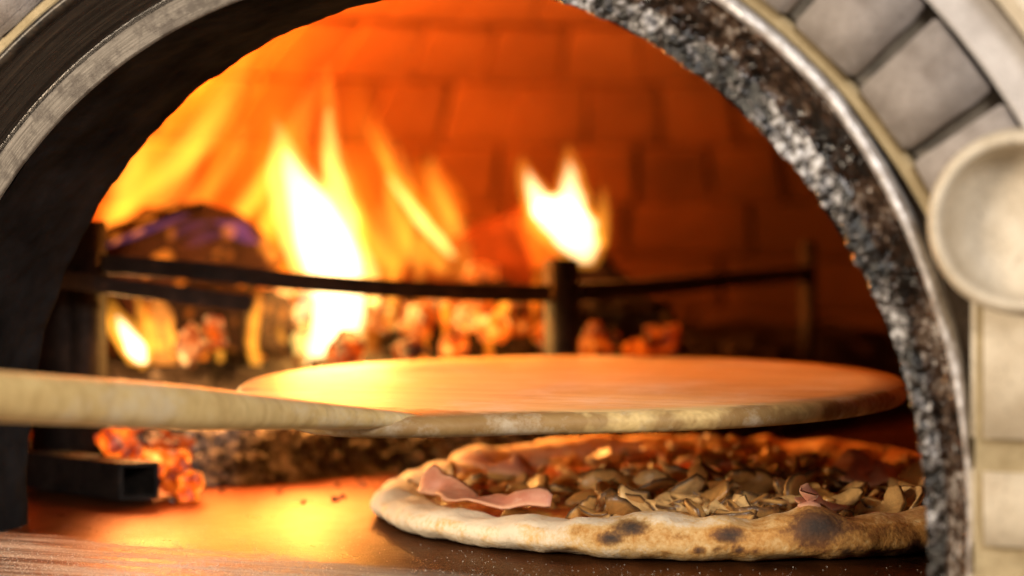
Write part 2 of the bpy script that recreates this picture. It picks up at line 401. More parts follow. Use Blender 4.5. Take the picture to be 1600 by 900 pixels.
# ------------------------------------------------------------------ oven mouth: iron arch
ZS = 0.0265; R0 = 0.2345
def path_pts(n=1000, leg=-0.03):
    out = []
    for k in range(30): out.append((-1, leg + (ZS - leg) * k / 30, PI, 1))
    for k in range(n + 1):
        a = PI - PI * k / n; out.append((math.cos(a), None, a, 0))
    for k in range(29, -1, -1): out.append((1, leg + (ZS - leg) * k / 30, 0, 1))
    return out
PP = path_pts()
def sweep(name, prof, mat, parent, crustfn=None, disp=None, narrow=True):
    v = []; al = []; ac = []; cr = []; s = 0; last = None
    cum = [0]
    for (r, y) in zip(prof[1:], prof[:-1]): cum.append(cum[-1] + math.hypot(r[0] - y[0], r[1] - y[1]))
    for (cx, z, a, leg) in PP:
        c0 = Vector((R0 * math.cos(a), 0, (z if leg else ZS + R0 * math.sin(a))))
        if last is not None: s += (c0 - last).length
        last = c0
        kw = 1.0 if (a > math.radians(42) or not narrow) else 0.60 + 0.40 * (max(0.0, a) / math.radians(42)) ** 1.3
        for k, (r, y) in enumerate(prof):
            r = R0 + (r - R0) * kw
            p = Vector((r * math.cos(a), y, z if leg else ZS + r * math.sin(a)))
            c = crustfn(p) if crustfn else 0.0
            if disp: p = disp(p, a, c, k)
            v.append(p); al.append(s); ac.append(cum[k]); cr.append(c)
    n = len(prof)
    me = mesh(name, v, grid_faces(len(PP), n))
    attr(me, "along", al); attr(me, "across", ac); attr(me, "crust", cr)
    return obj(name, me, mat, parent)
def lin(a, b, n): return [(a[0] + (b[0] - a[0]) * k / n, a[1] + (b[1] - a[1]) * k / n) for k in range(n + 1)]
def crust(p):
    t = (p.x + 0.02 + 0.04 * noise.noise(p * 25)) / 0.09
    return max(0.0, min(1.0, t))
archo = empty("oven_arch", (0, 0, 0))
tag(archo, "black sooty iron arch lining the mouth of the oven", "oven arch")
def d_sleeve(p, a, c, k):
    q = p * 1.0
    b = 0.0011 * noise.noise(p * 38) + 0.0005 * noise.noise(p * 170)
    if p.y > 0.085: b += 0.0012 * noise.noise(p * 75)
    return q + Vector((math.cos(a), 0, math.sin(a))) * b
prof = lin((R0, 0.0), (R0 + 0.001, 0.094), 34) + [(R0 + 0.003, 0.097), (R0 + 0.010, 0.099), (0.30, 0.099), (0.75, 0.099)]
sweep("inner_sleeve", prof, m_sleeve(), archo, None, d_sleeve, False)
def d_crust(amp):
    def fn(p, a, c, k):
        n = 0.55 * noise.noise(p * 190) + 0.40 * noise.noise(p * 400 + Vector((3, 1, 2))) + 0.75 * noise.noise(p * 80)
        return p + Vector((-0.35 * math.cos(a), -0.94, -0.35 * math.sin(a))) * (c * amp * max(-0.25, n) + 0.0002 * noise.noise(p * 120))
    return fn
prof = [(R0, 0.0)] + lin((R0 + 0.0006, -0.0010), (0.2465, -0.0014), 14)
sweep("front_lip", prof, m_strip(), archo, crust, d_crust(0.0036))
prof = lin((0.2465, -0.0014), (0.2490, -0.0004), 3) + lin((0.2495, -0.0006), (0.2640, -0.0165), 24)[0:]
sweep("splay", prof, m_cone(), archo, crust, d_crust(0.0046))
prof = [(0.2640 + 0.0028 * (1 - math.cos(b)), -0.0165 - 0.0045 * math.sin(b)) for b in [PI * k / 10 for k in range(11)]] + [(0.2697, 0.0)]
sweep("outer_rim", prof, m_rim(), archo, crust, d_crust(0.0006))

# ------------------------------------------------------------------ oven front: voussoirs, band, wall, roundel, blocks
front = empty("oven_facade", (0, 0, 0))
tag(front, "stone oven front with grey arch bricks, cream roundel and cream blocks", "facade")
def ringpart(name, r0, r1, yf, a0, a1, mat, yb=0.03, n=90, bv=0.0015, leg=False):
    v = []
    prof = [(r0, yb), (r0, yf + bv), (r0 + bv, yf), (r1 - bv, yf), (r1, yf + bv), (r1, yb)]
    for k in range(n + 1):
        a = math.radians(a0 + (a1 - a0) * k / n)
        for r, y in prof:
            p = Vector((r * math.cos(a), y, ZS + r * math.sin(a)))
            v.append(p + Vector((0, 0.0006 * noise.noise(p * 60), 0)))
    fcs = grid_faces(n + 1, len(prof)) + [tuple(range(len(prof))), tuple(n * len(prof) + k for k in range(len(prof)))]
    return obj(name, fix_normals(mesh(name, v, fcs, False)), mat, front)
M_GB = m_stone("grey_arch_brick", (0.19, 0.155, 0.132), (0.42, 0.37, 0.34), 48, 0.75, 0.4, 0.18)
M_MO = m_stone("ochre_mortar", (0.26, 0.195, 0.10), (0.42, 0.33, 0.19), 90, 0.9, 0.5, 0.0)
M_JO = m_stone("dark_joint", (0.12, 0.10, 0.075), (0.21, 0.175, 0.13), 90, 0.95, 0.5, 0.0)
M_CR = m_stone("cream_stone", (0.44, 0.36, 0.255), (0.68, 0.60, 0.475), 40, 0.7, 0.3, 0.05)
M_BA = m_stone("pale_grey_band", (0.40, 0.37, 0.36), (0.54, 0.51, 0.50), 60, 0.7, 0.3, 0.0)
ringpart("mortar_ring", 0.2695, 0.2755, -0.0165, 27, 176, M_MO, 0.02)
ringpart("joint_bed", 0.2756, 0.3180, -0.0080, 27, 176, M_JO, 0.02)
q1 = on_plane(1332, 130, -0.02); aj = math.degrees(math.atan2(q1.z - ZS, q1.x))
q2 = on_plane(1430, 238, -0.02); aj2 = math.degrees(math.atan2(q2.z - ZS, q2.x))
step = abs(aj - aj2)
print("voussoir step", step, aj)
g = math.degrees(0.0034 / 0.295)
def vouss(var):
    rr = random.Random(40 + var)
    a0, a1 = math.radians(-step / 2 + g), math.radians(step / 2 - g); n = 4
    c = []
    for y in (0.02, -0.0225):
        for r, a in ((0.2768, a0), (0.2768, a1), (0.3165, a1), (0.3165, a0)):
            c.append(Vector((r * math.cos(a) + rr.uniform(-.0006, .0006), y + rr.uniform(-.0008, .0008), r * math.sin(a) + rr.uniform(-.0006, .0006))))
    vv, ff = hexa(c); mb = mesh("arch_brick", vv, ff, False); bevel(mb, 0.0009, 2); mb.materials.append(M_GB); return mb
vm = [vouss(k) for k in range(3)]
k = -2
while True:
    ac = aj + step * (k + 0.5); k += 1
    if ac > 172: break
    if ac < 24: continue
    o = obj("arch_brick", vm[k % 3], None, front); o.location = (0, 0, ZS); o.rotation_euler = (0, -math.radians(ac), 0)
ringpart("outer_band", 0.3185, 0.3370, -0.0225, 24, 172, M_BA, 0.02)
ringpart("outer_wall", 0.3385, 0.75, -0.040, 24, 168, M_CR, 0.03, bv=0.006)
M_BD = m_stone("brown_bedding", (0.14, 0.105, 0.082), (0.27, 0.215, 0.175), 70, 0.9, 0.5, 0.0)
sweep("bedding", lin((0.2545, 0.004), (0.2610, -0.0040), 3) + [(0.275, -0.0050), (0.300, -0.0050)], M_BD, front, None, None, False)
# roundel
qc = on_plane(1592, 347, -0.050)
RR = 0.0345
prof = [(0.0, -0.0300), (0.012, -0.0305), (0.0215, -0.0325), (0.0258, -0.0365), (0.0276, -0.0430), (0.0284, -0.0480), (0.0296, -0.0503), (0.0314, -0.0505), (0.0332, -0.0480), (0.0345, -0.0440), (0.0345, 0.0)]
v = []
for (r, y) in prof:
    for j in range(72):
        a = 2 * PI * j / 72
        p = Vector((qc.x + r * math.cos(a), y, qc.z + r * math.sin(a)))
        v.append(p + Vector((0, 0.0004 * noise.noise(p * 90), 0)))
me = fix_normals(mesh("roundel", v, grid_faces(len(prof), 72, False, True)))
obj("roundel", me, M_CR, front)
# cream blocks below the roundel
xl = on_plane(1514, 800, -0.034).x
zc = [on_plane(1590, y, -0.03).z for y in (560, 712, 880, 1080)]
zc = [qc.z - RR * 0.55] + zc[1:]
for i in range(3):
    zt, zb = zc[i] - 0.0009, zc[i + 1] + 0.0009
    c = [Vector(p) for p in ((xl, -0.034, zb), (0.60, -0.034, zb), (0.60, 0.03, zb), (xl, 0.03, zb), (xl, -0.034, zt), (0.60, -0.034, zt), (0.60, 0.03, zt), (xl, 0.03, zt))]
    for q in c: q.x += random.uniform(-.0008, .0008); q.y += random.uniform(-.0006, .0006)
    vv, ff = hexa(c); mb = mesh("block", vv, ff, False); bevel(mb, 0.0055, 4); obj("block", mb, M_CR, front)
vv, ff = hexa([Vector(p) for p in ((xl + .0015, -0.0300, -0.06), (0.60, -0.0300, -0.06), (0.60, 0.02, -0.06), (xl + .0015, 0.02, -0.06), (xl + .0015, -0.0300, 0.125), (0.60, -0.0300, 0.125), (0.60, 0.02, 0.125), (xl + .0015, 0.02, 0.125))])
obj("block_bed", mesh("block_bed", vv, ff, False), M_MO, front)

# ------------------------------------------------------------------ fire guard
M_IR = m_iron()
guard = empty("fire_guard", on_floor(135, 760))
tag(guard, "bent iron fire guard holding back the burning logs", "fire guard")
def gpart(name, me):
    o = obj(name, me, M_IR, guard); o.matrix_parent_inverse = Matrix.Translation(guard.location).inverted(); return o
TL, TM, TR = 1.285, 1.40, 1.68
# left post: angle iron
bl = at(137, 345, TL); wl = 0.030
c = []
for z in (0.002, bl.z):
    for dx, dy in ((-0.036, 0.0), (-0.007, -0.004), (-0.007, 0.004), (-0.036, 0.008)): c.append(Vector((bl.x + dx - 0.003, bl.y + dy, z)))
vv, ff = hexa(c); mb = mesh("post", vv, ff, False); bevel(mb, 0.0008); gpart("post", mb)
# second leaf of the angle iron
c = []
for z in (0.002, bl.z):
    for dx, dy in ((-0.0075, -0.004), (0.006, 0.016), (0.003, 0.019), (-0.0095, 0.0)): c.append(Vector((bl.x + dx - 0.003, bl.y + dy, z)))
vv, ff = hexa(c); mb = mesh("post", vv, ff, False); bevel(mb, 0.0008); gpart("post_flange", mb)
# middle post
pm = at(876, 405, TM); c = []
for z in (0.0, pm.z):
    for px, t in ((848, TM + 0.004), (884, TM - 0.006), (905, TM + 0.006), (870, TM + 0.016)):
        q = at(px, 405, t); c.append(Vector((q.x, q.y, z)))
vv, ff = hexa(c); mb = mesh("post", vv, ff, False); bevel(mb, 0.0008); gpart("post", mb)
pr = at(1263, 376, TR); c = []
for z in (0.0, pr.z):
    for dx, dy in ((-.0055, -.0055), (.0055, -.0055), (.0055, .0055), (-.0055, .0055)): c.append(Vector((pr.x + dx, pr.y + dy, z)))
vv, ff = hexa(c); mb = mesh("post", vv, ff, False); bevel(mb, 0.0008); gpart("post", mb)
path = [at(158, 412, TL + .004), at(300, 422, TL + .03), at(450, 438, TL + .05), at(600, 450, TL + .075), at(750, 458, TL + .10), at(860, 459, TM + .004)]
gpart("bar", bar_mesh("bar", path, 0.006, 0.0104, wob=0.0006))
path = [at(900, 456, TM + .008), at(1010, 450, TM + .08), at(1130, 438, TM + .17), at(1258, 427, TR)]
gpart("bar", bar_mesh("bar", path, 0.008, 0.0108, wob=0.0006))
path = [at(60, 432, TL - .035), at(140, 443, TL - .012), at(260, 458, TL + .01), at(388, 474, TL + .03)]
gpart("stub_bar", bar_mesh("stub_bar", path, 0.010, 0.0092, wob=0.0007))
# hollow foot tube
e0 = on_floor(186, 785); e1 = on_floor(249, 783)
ax = (e1 - e0).normalized(); back = Vector((-0.93, 0.36, 0)).normalized(); L = 0.085; H = 0.0215; tw = 0.0022
Wd = (e1 - e0).length
v = []
for d in (0, L):
    for (i0, s) in ((0, 0.0), (1, tw)):
        for (a, z) in ((s, s + .001), (Wd - s, s + .001), (Wd - s, H - s), (s, H - s)):
            v.append(e0 + ax * a + back * d + Vector((0, 0, z)))
f = []
for k in range(4):
    k2 = (k + 1) % 4
    f += [(k, k2, 4 + k2, 4 + k), (8 + k, 8 + k2, 12 + k2, 12 + k), (k, k2, 8 + k2, 8 + k), (4 + k, 4 + k2, 12 + k2, 12 + k)]
gpart("foot_tube", fix_normals(mesh("foot_tube", v, f, False)))

# ------------------------------------------------------------------ ash and ember bed
def bed_h(x, y):
    # front edge of the heap in plan
    K = ((-0.60, 0.262), (-0.214, 0.262), (-0.16, 0.334), (-0.10, 0.40), (0.0, 0.50), (0.3, 0.8))
    ye = 0.8
    for (xa, ya), (xb_, yb_) in zip(K, K[1:]):
        if xa <= x <= xb_: ye = ya + (yb_ - ya) * (x - xa) / (xb_ - xa)
    ye += 0.012 * noise.noise(Vector((x * 30, y * 4, 0)))
    d = y - ye
    if d <= 0: return -0.006
    xb = -0.075 + 0.25 * (y - 0.42)
    side = 1.0 - max(0.0, min(1.0, (x - xb + 0.02 + 0.02 * noise.noise(Vector((x * 20, y * 20, 8)))) / 0.07))
    if side <= 0: return -0.006
    h = 0.060 * (1 - math.exp(-d / 0.10)) * side ** 0.6
    h += 0.008 * noise.noise(Vector((x * 22, y * 22, 3))) + 0.005 * noise.noise(Vector((x * 60, y * 60, 5)))
    h *= min(1.0, d / 0.012)
    return h
nx, ny = 150, 150
v = []; heat = []
for i in range(nx):
    x = -0.56 + 0.80 * i / (nx - 1)
    for j in range(ny):
        y = 0.19 + 0.80 * j / (ny - 1)
        v.append((x, y, bed_h(x, y)))
        d = Vector((x, y, 0)) - Vector((-0.24, 0.50, 0))
        heat.append(max(0.0, 1.0 - d.length / 0.26))
rl = random.Random(5)
ico_v = []; ico_f = []
import bmesh
_b = bmesh.new(); bmesh.ops.create_icosphere(_b, subdivisions=1, radius=1.0)
ico_v = [p.co.copy() for p in _b.verts]; ico_f = [tuple(q.index for q in p.verts) for p in _b.faces]; _b.free()
f = grid_faces(nx, ny)
def lump(v, f, c, r, rr, heat=None, hv=0.0):
    b0 = len(v); rot = Matrix.Rotation(rr.uniform(0, 6.28), 3, Vector((rr.uniform(-1, 1), rr.uniform(-1, 1), rr.uniform(-1, 1) + .01)).normalized())
    sc = Vector((rr.uniform(.7, 1.3), rr.uniform(.6, 1.1), rr.uniform(.5, .9)))
    for p in ico_v:
        q = Vector((p.x * sc.x, p.y * sc.y, p.z * sc.z)) * r * rr.uniform(0.72, 1.2)
        v.append(c + rot @ q)
        if heat is not None: heat.append(hv)
    f += [tuple(b0 + k for k in t) for t in ico_f]
cnt = 0
while cnt < 4200:
    x = rl.uniform(-0.40, 0.14); y = rl.uniform(0.19, 0.75)
    h = bed_h(x, y)
    if h <= 0.0005 and rl.random() > 0.012: continue
    if y > 0.5 and rl.random() < 0.5: continue
    d = (Vector((x, y, 0)) - Vector((-0.24, 0.50, 0))).length
    r = rl.choice([0.0022, 0.003, 0.004, 0.0055, 0.0075])
    if h <= 0.0005: r = min(r, 0.0022)
    lump(v, f, Vector((x, y, max(0.0, h) + r * 0.3)), r, rl, heat, max(0.0, 1.0 - d / 0.24) * rl.choice([0, 0.3, 1.0]))
    cnt += 1
me = mesh("ash_bed", v, f, False); attr(me, "heat", heat)
attr(me, "coal", [max(0.0, min(1.0, (p[1] - 0.315 - 0.5 * max(0, p[0] + .2) + 0.05 * noise.noise(Vector(p) * 25)) / 0.07)) for p in v])
tag(obj("ash_bed", me, m_ash()), "bed of grey ash and cinders under the burning logs", "ash", kind="stuff")

# ------------------------------------------------------------------ logs
def log_mesh(name, c, ax, up, L, w, h, seed, sec=None):
    """split log: length along ax, rough wedge-like section with an end face of its own"""
    ax = ax.normalized(); s = ax.cross(up).normalized(); u = s.cross(ax)
    if sec is None: sec = [(-0.5, -0.46), (0.0, -0.5), (0.5, -0.46), (0.52, 0.0), (0.47, 0.22), (0.10, 0.50), (-0.42, 0.40), (-0.5, 0.0)]
    dense = []
    for k in range(len(sec)):
        a, b = sec[k], sec[(k + 1) % len(sec)]
        for q in range(5): dense.append((a[0] + (b[0] - a[0]) * q / 5, a[1] + (b[1] - a[1]) * q / 5))
    n = len(dense); m = 22; v = []
    off = Vector((seed * 3.1, seed, 0))
    for i in range(m + 1):
        tt = i / m - 0.5
        for (a, b) in dense:
            p = c + ax * (tt * L) + s * a * w + u * b * h
            dn = noise.noise(p * 45 + off) * 0.0035 + noise.noise(p * 130 + off) * 0.0022
            v.append(p + (s * a + u * b).normalized() * dn + ax * (0.006 * noise.noise(Vector((a * 5, b * 5, seed))) if i in (0, m) else 0))
    f = grid_faces(m + 1, n, False, True)
    for i, cc in ((0, -0.5), (m, 0.5)):
        rings = [[i * n + k for k in range(n)]]
        for q in (0.75, 0.5, 0.25):
            b0 = len(v)
            for (a, b) in dense:
                p = c + ax * (cc * L) + s * a * w * q + u * b * h * q
                v.append(p + ax * 0.005 * noise.noise(p * 110 + off))
            rings.append([b0 + k for k in range(n)])
        for r0, r1 in zip(rings, rings[1:]):
            for k in range(n): f.append((r0[k], r0[(k + 1) % n], r1[(k + 1) % n], r1[k]))
        b0 = len(v); v.append(c + ax * (cc * L))
        for k in range(n): f.append((rings[-1][k], rings[-1][(k + 1) % n], b0))
    return fix_normals(mesh(name, v, f))
def log(label, c, ax, L, w, h, mat, seed, up=Vector((0, 0, 1))):
    return tag(obj("log", log_mesh("log", c, ax, up, L, w, h, seed), mat), label, "log", "logs burning in the oven")
M_LOG1 = m_char("charred_log", 1.5, 62, 0.24, (0.006, 0.0018, 0.0009))
M_LOG2 = m_char("scorched_wood", 0.5, 60, 0.10, (0.034, 0.009, 0.0028))
M_LOG3 = m_char("burnt_log", 0.7, 60, 0.16, (0.004, 0.002, 0.0014))
def split_log(label, poly, t, back, L, mat, seed):
    """split log whose sawn end, with the given section, faces the mouth"""
    cx = sum(p[0] for p in poly) / len(poly); cy = sum(p[1] for p in poly) / len(poly)
    ax = -back.normalized(); sd = ax.cross(Uv).normalized(); uu = sd.cross(ax); sg = 1 if sd.dot(Rv) > 0 else -1
    sec = [((p[0] - cx) * t / FPX * sg, -(p[1] - cy) * t / FPX) for p in poly]
    c = at(cx, cy, t) - ax * L / 2
    return tag(obj("log", log_mesh("log", c, ax, Uv, L, 1.0, 1.0, seed, sec), mat), label, "log", "logs burning in the oven")
split_log("big charred log with glowing ember spots at the left of the fire", [(168, 412), (196, 372), (250, 340), (318, 314), (352, 322), (402, 352), (452, 394), (436, 428), (404, 500), (300, 512), (205, 500)], 1.50, Fv + Rv * -0.45, 0.13, M_LOG1, 1)
split_log("brown scorched wedge of log tilted up between the two bright flames", [(700, 374), (748, 348), (806, 326), (856, 338), (872, 420), (830, 452), (772, 442), (728, 420)], 1.66, Fv + Rv * 0.25, 0.12, M_LOG2, 2)
split_log("short dark log under the forked flame behind the middle post", [(834, 424), (872, 404), (930, 402), (966, 436), (956, 486), (848, 486)], 1.64, Fv + Rv * 0.15, 0.09, M_LOG3, 6)
log("blackened log lying behind the tall flame", at(600, 478, 1.60), Vector((0.95, 0.2, 0.02)), 0.18, 0.04, 0.036, M_LOG3, 3)
log("burnt log piece low behind the stub bar", at(300, 490, 1.50), Vector((0.9, -0.3, -0.05)), 0.14, 0.045, 0.04, M_LOG3, 4)
log("dark burnt log stub right of the middle guard post", at(965, 505, 1.52), Vector((0.7, 0.5, 0.0)), 0.07, 0.035, 0.032, m_char("dead_char", 0.3, 60, .1), 5)

# ------------------------------------------------------------------ glowing embers
M_EM = [m_ember("ember_hot", 2.6, 0.34, 0.54), m_ember("ember_warm", 2.0, 0.38, 0.60), m_ember("ember_dull", 1.2, 0.42, 0.66)]
def chunk(c, r, seed, sq=(1, 1, .8)):
    b = bmesh.new(); bmesh.ops.create_icosphere(b, subdivisions=3, radius=1.0)
    off = Vector((seed * 1.7, seed * 2.3, seed))
    rot = Matrix.Rotation(seed * 1.3, 3, 'Z') @ Matrix.Rotation(seed * .7, 3, 'X')
    v = []
    for p in b.verts:
        q = p.co; bl = Vector([math.copysign(abs(k) ** 0.40, k) for k in q])
        q = bl * (0.84 + 0.30 * noise.noise(bl * 1.3 + off) + 0.10 * noise.noise(bl * 5 + off))
        v.append(c + rot @ Vector((q.x * sq[0], q.y * sq[1], q.z * sq[2])) * r)
    f = [tuple(w.index for w in p.verts) for p in b.faces]; b.free()
    return mesh("ember", v, f)
em = [  # px, py, t, r, mat, label
    (184, 688, 1.265, 0.0110, 0, "yellow-hot ember beside the left guard post above the foot tube"),
    (212, 722, 1.262, 0.0115, 1, "orange ember chunk resting just behind the foot tube"),
    (258, 726, 1.250, 0.0095, 0, "long bright ember with a yellow edge right of the foot tube"),
    (274, 754, 1.245, 0.0090, 2, "pinkish dull ember against the right side of the foot tube"),
    (298, 752, 1.232, 0.0072, 0, "small glowing ember fallen nearest the open floor, upper of two"),
    (294, 773, 1.226, 0.0060, 0, "small glowing ember fallen nearest the open floor, lower of two"),
    (190, 735, 1.258, 0.0085, 1, "small orange ember in front of the left guard post's foot"), (240, 692, 1.275, 0.0120, 2, "dull red ember behind the embers by the foot tube"), (275, 700, 1.285, 0.010, 2, "dull ember at the right end of the pile by the foot tube"), (215, 678, 1.285, 0.010, 1, "warm ember at the back of the pile by the foot tube"), (75, 690, 1.34, 0.012, 2, "dull red ember left of the left guard post"),
    (385, 716, 1.34, 0.0070, 1, "small ember under the little yellow flame on the cinders"), (430, 722, 1.36, 0.0075, 2, "dull ember just right of the little yellow flame on the cinders"), (410, 485, 1.50, 0.016, 1, "orange ember at the tip of the stub bar"), (440, 470, 1.52, 0.017, 0, "bright ember between the stub bar's tip and the tall flame"),
    (470, 490, 1.50, 0.013, 2, "dull ember against the left foot of the tall flame"), (700, 480, 1.52, 0.016, 1, "orange ember left of the pair below the iron bar's middle"), (745, 492, 1.50, 0.015, 0, "yellow-hot ember below the iron bar left of the middle post"), (770, 510, 1.48, 0.011, 0, "small yellow-hot ember lowest below the iron bar left of the middle post"), (820, 500, 1.52, 0.014, 2, "dull ember nearest the left side of the middle post"),
    (930, 538, 1.47, 0.014, 2, "pale ember lump directly right of the middle guard post"),
    (1035, 532, 1.50, 0.013, 2, "rightmost pale ember lump behind the peel blade"), (995, 545, 1.48, 0.009, 1, "small orange ember between the two pale lumps right of the middle post"),
    (650, 500, 1.50, 0.012, 1, "orange ember just right of the tall flame under the bar"), (600, 490, 1.50, 0.014, 2, "dull ember right beside the tall flame's foot"), (860, 520, 1.5, 0.012, 1, "orange ember at the foot of the middle post"), (350, 520, 1.46, 0.015, 1, "orange ember below the stub bar"), (300, 540, 1.44, 0.013, 2, "dull ember low between the white flame and the stub bar"),
    (750, 435, 1.6, 0.012, 1, "ember on the scorched log just above the iron bar"), (540, 545, 1.44, 0.012, 1, "orange ember in front of the tall flame's foot"), (640, 545, 1.44, 0.010, 2, "dull ember low right of the tall flame's foot"), (710, 540, 1.45, 0.009, 0, "small hot ember on the bed's edge behind the peel blade"),
]
for i, (px, py, t, r, mi, lab) in enumerate(em):
    c = at(px, py, t); c.z = max(c.z, r * 0.6)
    sq = (1.7, .9, .75) if "long" in (lab or "") else (1, 1, .8)
    tag(obj("ember", chunk(c, r, i + 1, sq), M_EM[mi]), lab or "small orange glowing ember lodged among the ash and logs", "ember", "glowing embers in the fire bed")

# ------------------------------------------------------------------ flames
def tongue_mesh(pts, t, seed, flat=0.8):
    """closed tongue of gas: pts = (px, py, half-width px), bottom to tip"""
    n = 30; m = 16; v = []
    P = [(float(a), float(b), float(c)) for a, b, c in pts]
    def cr(u):
        x = u * (len(P) - 1); i = min(int(x), len(P) - 2); w = x - i
        p0 = P[max(i - 1, 0)]; p1 = P[i]; p2 = P[i + 1]; p3 = P[min(i + 2, len(P) - 1)]
        return [0.5 * ((2 * p1[k]) + (-p0[k] + p2[k]) * w + (2 * p0[k] - 5 * p1[k] + 4 * p2[k] - p3[k]) * w * w + (-p0[k] + 3 * p1[k] - 3 * p2[k] + p3[k]) * w ** 3) for k in range(3)]
    for i in range(n + 1):
        u = i / n; a, b, r = cr(u); r = max(r, 0.6)
        a += 3.0 * noise.noise(Vector((seed, u * 5, 0))) * min(1, u * 3)
        c = at(a, b, t); rw = r * t / FPX
        for j in range(m):
            th = 2 * PI * j / m
            k = 1 + 0.22 * noise.noise(Vector((math.cos(th) * 1.2, math.sin(th) * 1.2, u * 6 + seed * 3)))
            v.append(c + Rv * math.cos(th) * rw * k + Vector((-Rv.y, Rv.x, 0)) * math.sin(th) * rw * k * flat + Uv * 0)
    f = grid_faces(n + 1, m, False, True) + [tuple(range(m)), tuple(n * m + k for k in range(m))]
    return fix_normals(mesh("tongue", v, f)), max(p[2] for p in P) * t / FPX
ORANGE = (1.0, 0.20, 0.008); AMBER = (1.0, 0.36, 0.03); YEL = (1.0, 0.60, 0.14); WHITE = (1.0, 0.80, 0.42); VIOLET = (0.42, 0.13, 0.50)
def flame(label, t, tongues):
    root = empty("flame", at(tongues[0][0][0][0], tongues[0][0][0][1], t))
    tag(root, label, "flame", "flames in the oven")
    inv = Matrix.Translation(root.location).inverted()
    for i, (pts, col, B) in enumerate(tongues):
        me, r = tongue_mesh(pts, t + 0.004 * i, len(label) * .37 + i * 1.9)
        o = obj("tongue", me, m_flame(col, B / (2 * r * 0.8)), root); o.matrix_parent_inverse = inv
    return root
flame("tall white-hot flame rising in the middle of the fire", 1.50, [
    ([(520, 578, 66), (528, 520, 70), (520, 450, 88), (496, 380, 96), (466, 310, 78), (446, 250, 50), (436, 200, 26), (430, 160, 5)], ORANGE, 0.9),
    ([(518, 576, 48), (524, 520, 50), (523, 450, 64), (503, 380, 68), (474, 310, 52), (450, 255, 30), (438, 215, 14), (430, 185, 3)], YEL, 2.6),
    ([(515, 574, 36), (522, 520, 38), (527, 450, 44), (510, 385, 46), (485, 320, 34), (460, 270, 18), (446, 235, 6)], WHITE, 4.0),
    ([(540, 440, 34), (540, 370, 36), (530, 300, 30), (518, 240, 22), (514, 180, 14), (513, 130, 8), (513, 95, 2)], AMBER, 1.3),
    ([(535, 420, 26), (535, 350, 26), (524, 290, 20), (516, 230, 12), (513, 170, 5)], YEL, 2.0),
    ([(480, 560, 18), (470, 530, 16), (462, 505, 4)], YEL, 2.0),
])
flame("forked bright flame burning at the middle guard post", 1.62, [
    ([(915, 418, 18), (900, 385, 46), (880, 350, 58), (868, 318, 48), (872, 300, 20)], AMBER, 1.6),
    ([(915, 410, 10), (900, 378, 34), (882, 348, 44), (868, 325, 36), (868, 305, 14)], WHITE, 4.2),
    ([(858, 345, 34), (840, 310, 27), (826, 280, 19), (818, 258, 10), (815, 240, 2)], AMBER, 1.3),
    ([(858, 340, 24), (842, 310, 17), (830, 285, 9), (824, 265, 2)], WHITE, 3.2),
    ([(895, 345, 38), (893, 300, 28), (891, 265, 18), (889, 240, 9), (888, 222, 2)], AMBER, 1.4),
    ([(894, 340, 27), (892, 305, 18), (890, 272, 9), (889, 250, 2)], WHITE, 3.2),
    ([(852, 448, 14), (850, 405, 24), (842, 355, 32), (834, 305, 18), (828, 270, 4)], ORANGE, 0.9),
    ([(928, 385, 20), (938, 350, 15), (942, 320, 9), (940, 288, 2)], AMBER, 1.2),
])
flame("slanting yellow flame streak between the tall flame and the scorched log", 1.64, [
    ([(712, 408, 10), (690, 375, 20), (662, 335, 22), (630, 295, 20), (602, 250, 14), (590, 200, 6)], ORANGE, 0.8),
    ([(708, 402, 6), (688, 378, 11), (660, 345, 12), (632, 310, 9), (608, 275, 4)], YEL, 2.2),
    ([(676, 365, 14), (668, 325, 22), (662, 285, 18), (655, 250, 8)], ORANGE, 0.7),
    ([(712, 345, 20), (700, 300, 24), (680, 262, 14), (668, 240, 3)], ORANGE, 0.5),
])
flame("broad amber flame leaning right above the charred log", 1.72, [
    ([(170, 360, 24), (205, 320, 38), (262, 265, 42), (312, 210, 38), (350, 155, 28), (378, 105, 14), (395, 60, 3)], AMBER, 0.8),
    ([(190, 330, 12), (240, 290, 20), (290, 240, 22), (330, 190, 16), (356, 145, 6)], AMBER, 1.0),
    ([(180, 300, 16), (215, 260, 20), (250, 215, 12), (270, 180, 3)], AMBER, 0.7),
])
flame("wide faint orange flame behind the tall flame", 1.78, [
    ([(440, 420, 60), (420, 340, 74), (410, 260, 70), (430, 180, 50), (455, 110, 28), (470, 50, 6)], ORANGE, 0.55),
    ([(590, 410, 50), (590, 330, 56), (575, 250, 44), (560, 170, 26), (555, 110, 6)], ORANGE, 0.45),
])
rw = random.Random(77)
def wisps(n, x0, x1, y0, y1, hmin, hmax, lean, cols, bmin, bmax, rmin=5, rmax=15):
    out = []
    for _ in range(n):
        x = rw.uniform(x0, x1); y = rw.uniform(y0, y1); h = rw.uniform(hmin, hmax); r = rw.uniform(rmin, rmax); l = rw.gauss(lean, 0.16)
        pts = [(x + l * h * u + 0.05 * h * math.sin(u * 5 + x), y - h * u, max(0.6, r * (0.55 + 1.2 * u) * (1 - u) ** 0.8 * 1.5)) for u in (0, .15, .32, .5, .68, .84, 1.0)]
        out.append((pts, rw.choice(cols), rw.uniform(bmin, bmax)))
    return out
flame("torn orange flame sheets rising along the left side of the fire", 1.68,
      wisps(16, 165, 420, 330, 420, 120, 290, 0.40, [ORANGE, AMBER, AMBER], 0.35, 0.8, 8, 24))
flame("thin orange flame wisps rising between the tall flame and the forked flame", 1.70,
      wisps(12, 560, 740, 360, 430, 90, 230, -0.35, [ORANGE, AMBER, AMBER], 0.3, 0.7, 7, 19))
